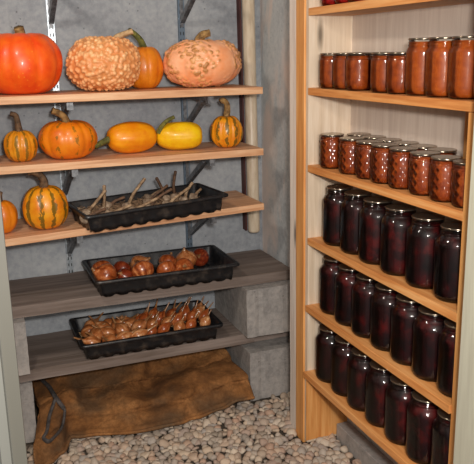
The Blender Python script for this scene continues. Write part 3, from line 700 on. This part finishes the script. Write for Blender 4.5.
jars('quilt', [1.880, 1.797, 1.717, 1.637, 1.557, 1.477], 1.1165, SH[2], 'quilted short jar in the back row, only its lid showing, %s', 'quilted jars on the third unit shelf', 0.0005)
jars('quart', [1.900, 1.795, 1.684, 1.571, 1.452, 1.338], 1.066, SH[3], 'tall beet jar in the upper of three dark rows, %s', 'dark quart jars on the fourth unit shelf')
jars('quart', [1.912, 1.808, 1.706, 1.604, 1.502, 1.400, 1.2985], 1.061, SH[4], 'tall beet jar in the middle of three dark rows, %s', 'dark quart jars on the fifth unit shelf')
jars('quart', [1.920, 1.817, 1.714, 1.611, 1.507, 1.404, 1.300], 1.056, SH[5], 'tall beet jar in the lowest of three dark rows, %s', 'dark quart jars on the bottom unit shelf')
for p in J.values():
    for c in list(p.children): bpy.data.objects.remove(c)
    bpy.data.objects.remove(p)

# ------------------------------------------------------------------ burlap sack
def lerp_tab(T, x):
    if x <= T[0][0]: return T[0][1]
    for (a, va), (b, vb) in zip(T, T[1:]):
        if x <= b:
            t = (x-a)/(b-a); t = t*t*(3-2*t); return va+(vb-va)*t
    return T[-1][1]
def sack():
    NU, NV = 170, 90
    edge = [(0.112, 2.13), (0.15, 2.180), (0.21, 2.225), (0.25, 2.315), (0.30, 2.305), (0.48, 2.260), (0.62, 2.262), (0.80, 2.285), (0.915, 2.262)]
    lift = [(0.15, 0.012), (0.70, 0.012), (0.80, 0.022), (0.86, 0.05), (0.915, 0.055)]
    V = []; F = []; UV = []
    for i in range(NU+1):
        u = i/NU; x = 0.112+u*0.808
        for j in range(NV+1):
            v = j/NV
            ye = lerp_tab(edge, x); ze = lerp_tab(lift, x)
            prof_y = lerp_tab([(0, 0.0), (0.25, 0.12), (0.5, 0.40), (0.8, 0.80), (1.0, 1.0)], v)
            prof_z = lerp_tab([(0, 1.0), (0.25, 0.66), (0.5, 0.44), (0.7, 0.36), (0.86, 0.24), (0.95, 0.10), (1.0, 0.0)], v)
            yt = 2.66; zt = 0.200
            y = yt+(ye-yt)*prof_y; z = ze+(zt-ze)*prof_z
            # folds: a few broad diagonal ones and finer wrinkles
            q = Vector((x*5.5+v*1.6, v*2.6-x*1.5, 0.3))
            f = noise.noise(q)*0.064+noise.noise(Vector((x*15+v*3, v*2, 7)))*0.016+(0.5-abs(noise.noise(q*1.7+Vector((4, 1, 0)))))*0.036-0.018+noise.noise(q*5.1)*0.009
            f += 0.010*math.sin(x*26+v*5+2.0*noise.noise(q*1.2))*(0.35+0.65*v)
            wgt = math.sin(PI*min(1, max(0, v*0.93+0.02)))**0.6
            f += 0.020*(1-abs(math.sin(x*17-v*2.2+1.5*noise.noise(q*1.1))))**2*v
            y -= f*wgt*1.0; z += f*wgt*0.6
            if x > 0.80: y -= (x-0.80)*0.05*wgt
            if x < 0.26: z -= (0.26-x)*0.25*wgt*(1-v)
            z = max(z, 0.006)
            if x < 0.155: x_ = x+(0.155-x)*min(1, max(0, (0.78-v)/0.2))
            else: x_ = x
            xx = x_+0.012*noise.noise(Vector((v*6, x*3, 5)))*wgt
            V.append(Vector((xx, y, z))); UV.append((u*1.6, v*0.9))
        # close underneath
    n = NV+1
    for i in range(NU):
        for j in range(NV):
            a = i*n+j; F.append((a, a+1, a+n+1, a+n))
    me = mesh('sack_cloth', V, F, BURLAP, True)
    uv = me.uv_layers.new(name='UVMap')
    for lp in me.loops: uv.data[lp.index].uv = UV[lp.vertex_index]
    t = thing('burlap_sack', 'brown burlap sack slumped on the gravel under the lower grey plank', 'sack', (0, 0, 0))
    o = obj('cloth', me, t); md = o.modifiers.new('s', 'SOLIDIFY'); md.thickness = 0.004; md.offset = -1
    # rolled hem along the front edge
    pts = [V[i*n+NV]+Vector((0, 0.0, 0.003)) for i in range(0, NU+1, 2)]
    Vh, Fh = tube(pts, [0.0065+0.0025*noise.noise(p*20) for p in pts], 8)
    mh = mesh('hem', Vh, Fh, BURLAP, True); obj('hem', mh, o)
    # frayed threads at the rip
    P = []
    for k in range(26):
        x = rnd.uniform(0.40, 0.47); j = int(rnd.uniform(0.52, 0.66)*NV); i = int((x-0.112)/0.808*NU); p = V[i*n+j]+Vector((0, -0.003, 0.002))
        a = rnd.uniform(0, 6.28); d = Vector((math.cos(a)*0.016, -0.006, math.sin(a)*0.012))
        P.append(tube([p, p+d*0.5+Vector((0, -0.004, 0.002)), p+d], 0.0007, 4))
    Vt, Ft = merge(P); obj('frayed_thread', mesh('frayed_thread', Vt, Ft, BURLAP), o)['kind'] = 'stuff'
    return V, n, NU, NV
SV, SN, NU, NV = sack()
def onsack(x, v, off=0.010):
    i = int(round((x-0.112)/0.808*NU)); i = min(max(i, 0), NU); j = int(round(v*NV))
    return SV[i*SN+j]+Vector((0, -off*0.8, off*0.6))
pts = [onsack(0.238, 0.70), onsack(0.218, 0.55), onsack(0.208, 0.38), onsack(0.190, 0.24), onsack(0.178, 0.10), onsack(0.180, 0.02)]
V1, F1 = tube(catmull(pts, 6), 0.0085, 10, 0.05, 0.6)
pts = [onsack(0.212, 0.56, 0.014), onsack(0.190, 0.66), onsack(0.165, 0.75), onsack(0.150, 0.82), onsack(0.165, 0.88), onsack(0.190, 0.88), onsack(0.222, 0.83), onsack(0.240, 0.74), onsack(0.238, 0.70)]
V, F = merge([(V1, F1), tube(catmull(pts, 6), 0.0085, 10, 0.05, 0.6)])
tag(obj('strap', mesh('strap', V, F, STRAP)), 'dark grey webbing strap looped over the left end of the burlap sack', 'strap')

# ------------------------------------------------------------------ gravel
def stone(seed, r=0.5, sub=2):
    bm = bmesh.new(); bmesh.ops.create_icosphere(bm, subdivisions=sub, radius=1)
    rr = random.Random(seed); sx, sy, sz = rr.uniform(0.85, 1.25), rr.uniform(0.7, 1.0), rr.uniform(0.5, 0.75)
    cuts = [(Vector((rr.gauss(0, 1), rr.gauss(0, 1), rr.gauss(0, 1))).normalized(), rr.uniform(0.5, 0.8)) for _ in range(8)]
    for v in bm.verts:
        p = v.co.copy()
        for nrm, d in cuts:
            e = p.dot(nrm)-d
            if e > 0: p -= nrm*e*0.85
        p *= 1+0.22*noise.noise(p*1.6+Vector((seed, 0, 0)))
        v.co = Vector((p.x*sx, p.y*sy, p.z*sz))
    V = [v.co.copy() for v in bm.verts]; F = [tuple(v.index for v in f.verts) for f in bm.faces]; bm.free()
    return V, F
shapes = [stone(i+1) for i in range(12)]
smesh = [mesh('pebble', V, F, STONE, True, {'tone': [0.0]*len(V)}) for V, F in shapes]
pebs = []
yy = 1.17; rowi = 0
while yy < 2.73:
    xx = -0.60+(0.009 if rowi % 2 else 0)
    while xx < XW-0.01:
        x = xx+rnd.uniform(-.007, .007); y = yy+rnd.uniform(-.006, .006)
        pebs.append((x, y)); xx += 0.027
    yy += 0.0215; rowi += 1
def blocked(x, y):
    if y > 2.35 and (x < 0.15 or x > 0.93): return True
    if 0.24 < x < 0.90 and y > 2.36: return True
    if 0.14 < x < 0.93 and y > 2.42: return True
    if y > YE-0.01 and y < YE+0.12 and x > XF-0.015: return True
    if y < YN+0.01 and x > XF-0.015: return True
    if x > 1.105 and y < YE+.02: return True
    if x > 0.93 and y < 1.16: return True
    return False
pebs = [p for p in pebs if not blocked(*p)]
cam_m = S.camera.matrix_world.inverted(); ff = 714.71
def topx(p):
    q = cam_m @ Vector(p); 
    if q.z > -0.05: return None
    return 237+ff*q.x/-q.z, 232-ff*q.y/-q.z
def visible(x, y):
    q = topx((x, y, 0)); 
    if not q: return False
    return 28 < q[0] < 455 and 388 < q[1] < 466 and q[1] > 388
def sack_front(x): return lerp_tab([(0.15, 2.190), (0.21, 2.215), (0.25, 2.30), (0.48, 2.25), (0.80, 2.275), (0.90, 2.29), (0.93, 2.37)], x)
def hidden(x, y):
    if 0.14 < x < 0.90 and y > sack_front(x)+0.01: return True
    return False
cand = []; rest = []
for (x, y) in pebs:
    (cand if visible(x, y) and not hidden(x, y) and x < XW-0.03 else rest).append((x, y))
cand.sort(key=lambda p: p[0]**2+p[1]**2)
near = cand[:300]; rest += cand[300:]
def pz(x, y): return -0.012+0.007*noise.noise(Vector((x*7, y*7, 0)))
for (x, y) in near:
    o = obj('pebble', rnd.choice(smesh), None, (x, y, pz(x, y)+rnd.uniform(-.004, .007)), (rnd.uniform(-.4, .4), rnd.uniform(-.4, .4), rnd.uniform(0, 6.28)))
    s = rnd.choice((0.0145, 0.017, 0.0195, 0.023)); o.scale = (s, s, s)
    tag(o, 'one of the rounded tan and grey pebbles in the gravel nearest the camera', 'pebble', 'pebbles of the gravel floor nearest the camera')
V_ = []; F_ = []; T_ = []
for (x, y) in rest:
    sv, sf = shapes[rnd.randrange(12)]
    m = Euler((rnd.uniform(-.4, .4), rnd.uniform(-.4, .4), rnd.uniform(0, 6.28))).to_matrix(); s = rnd.choice((0.0145, 0.017, 0.0195, 0.023))
    c = Vector((x, y, pz(x, y)+rnd.uniform(-.004, .007))); k = len(V_); t = rnd.random()
    V_ += [c+m @ (v*s) for v in sv]; F_ += [tuple(i+k for i in q) for q in sf]; T_ += [t]*len(sv)
tag(obj('gravel', mesh('gravel', V_, F_, STONE, True, {'tone': T_})), 'bed of rounded tan and grey gravel covering the cellar floor', 'gravel', None, 'stuff')
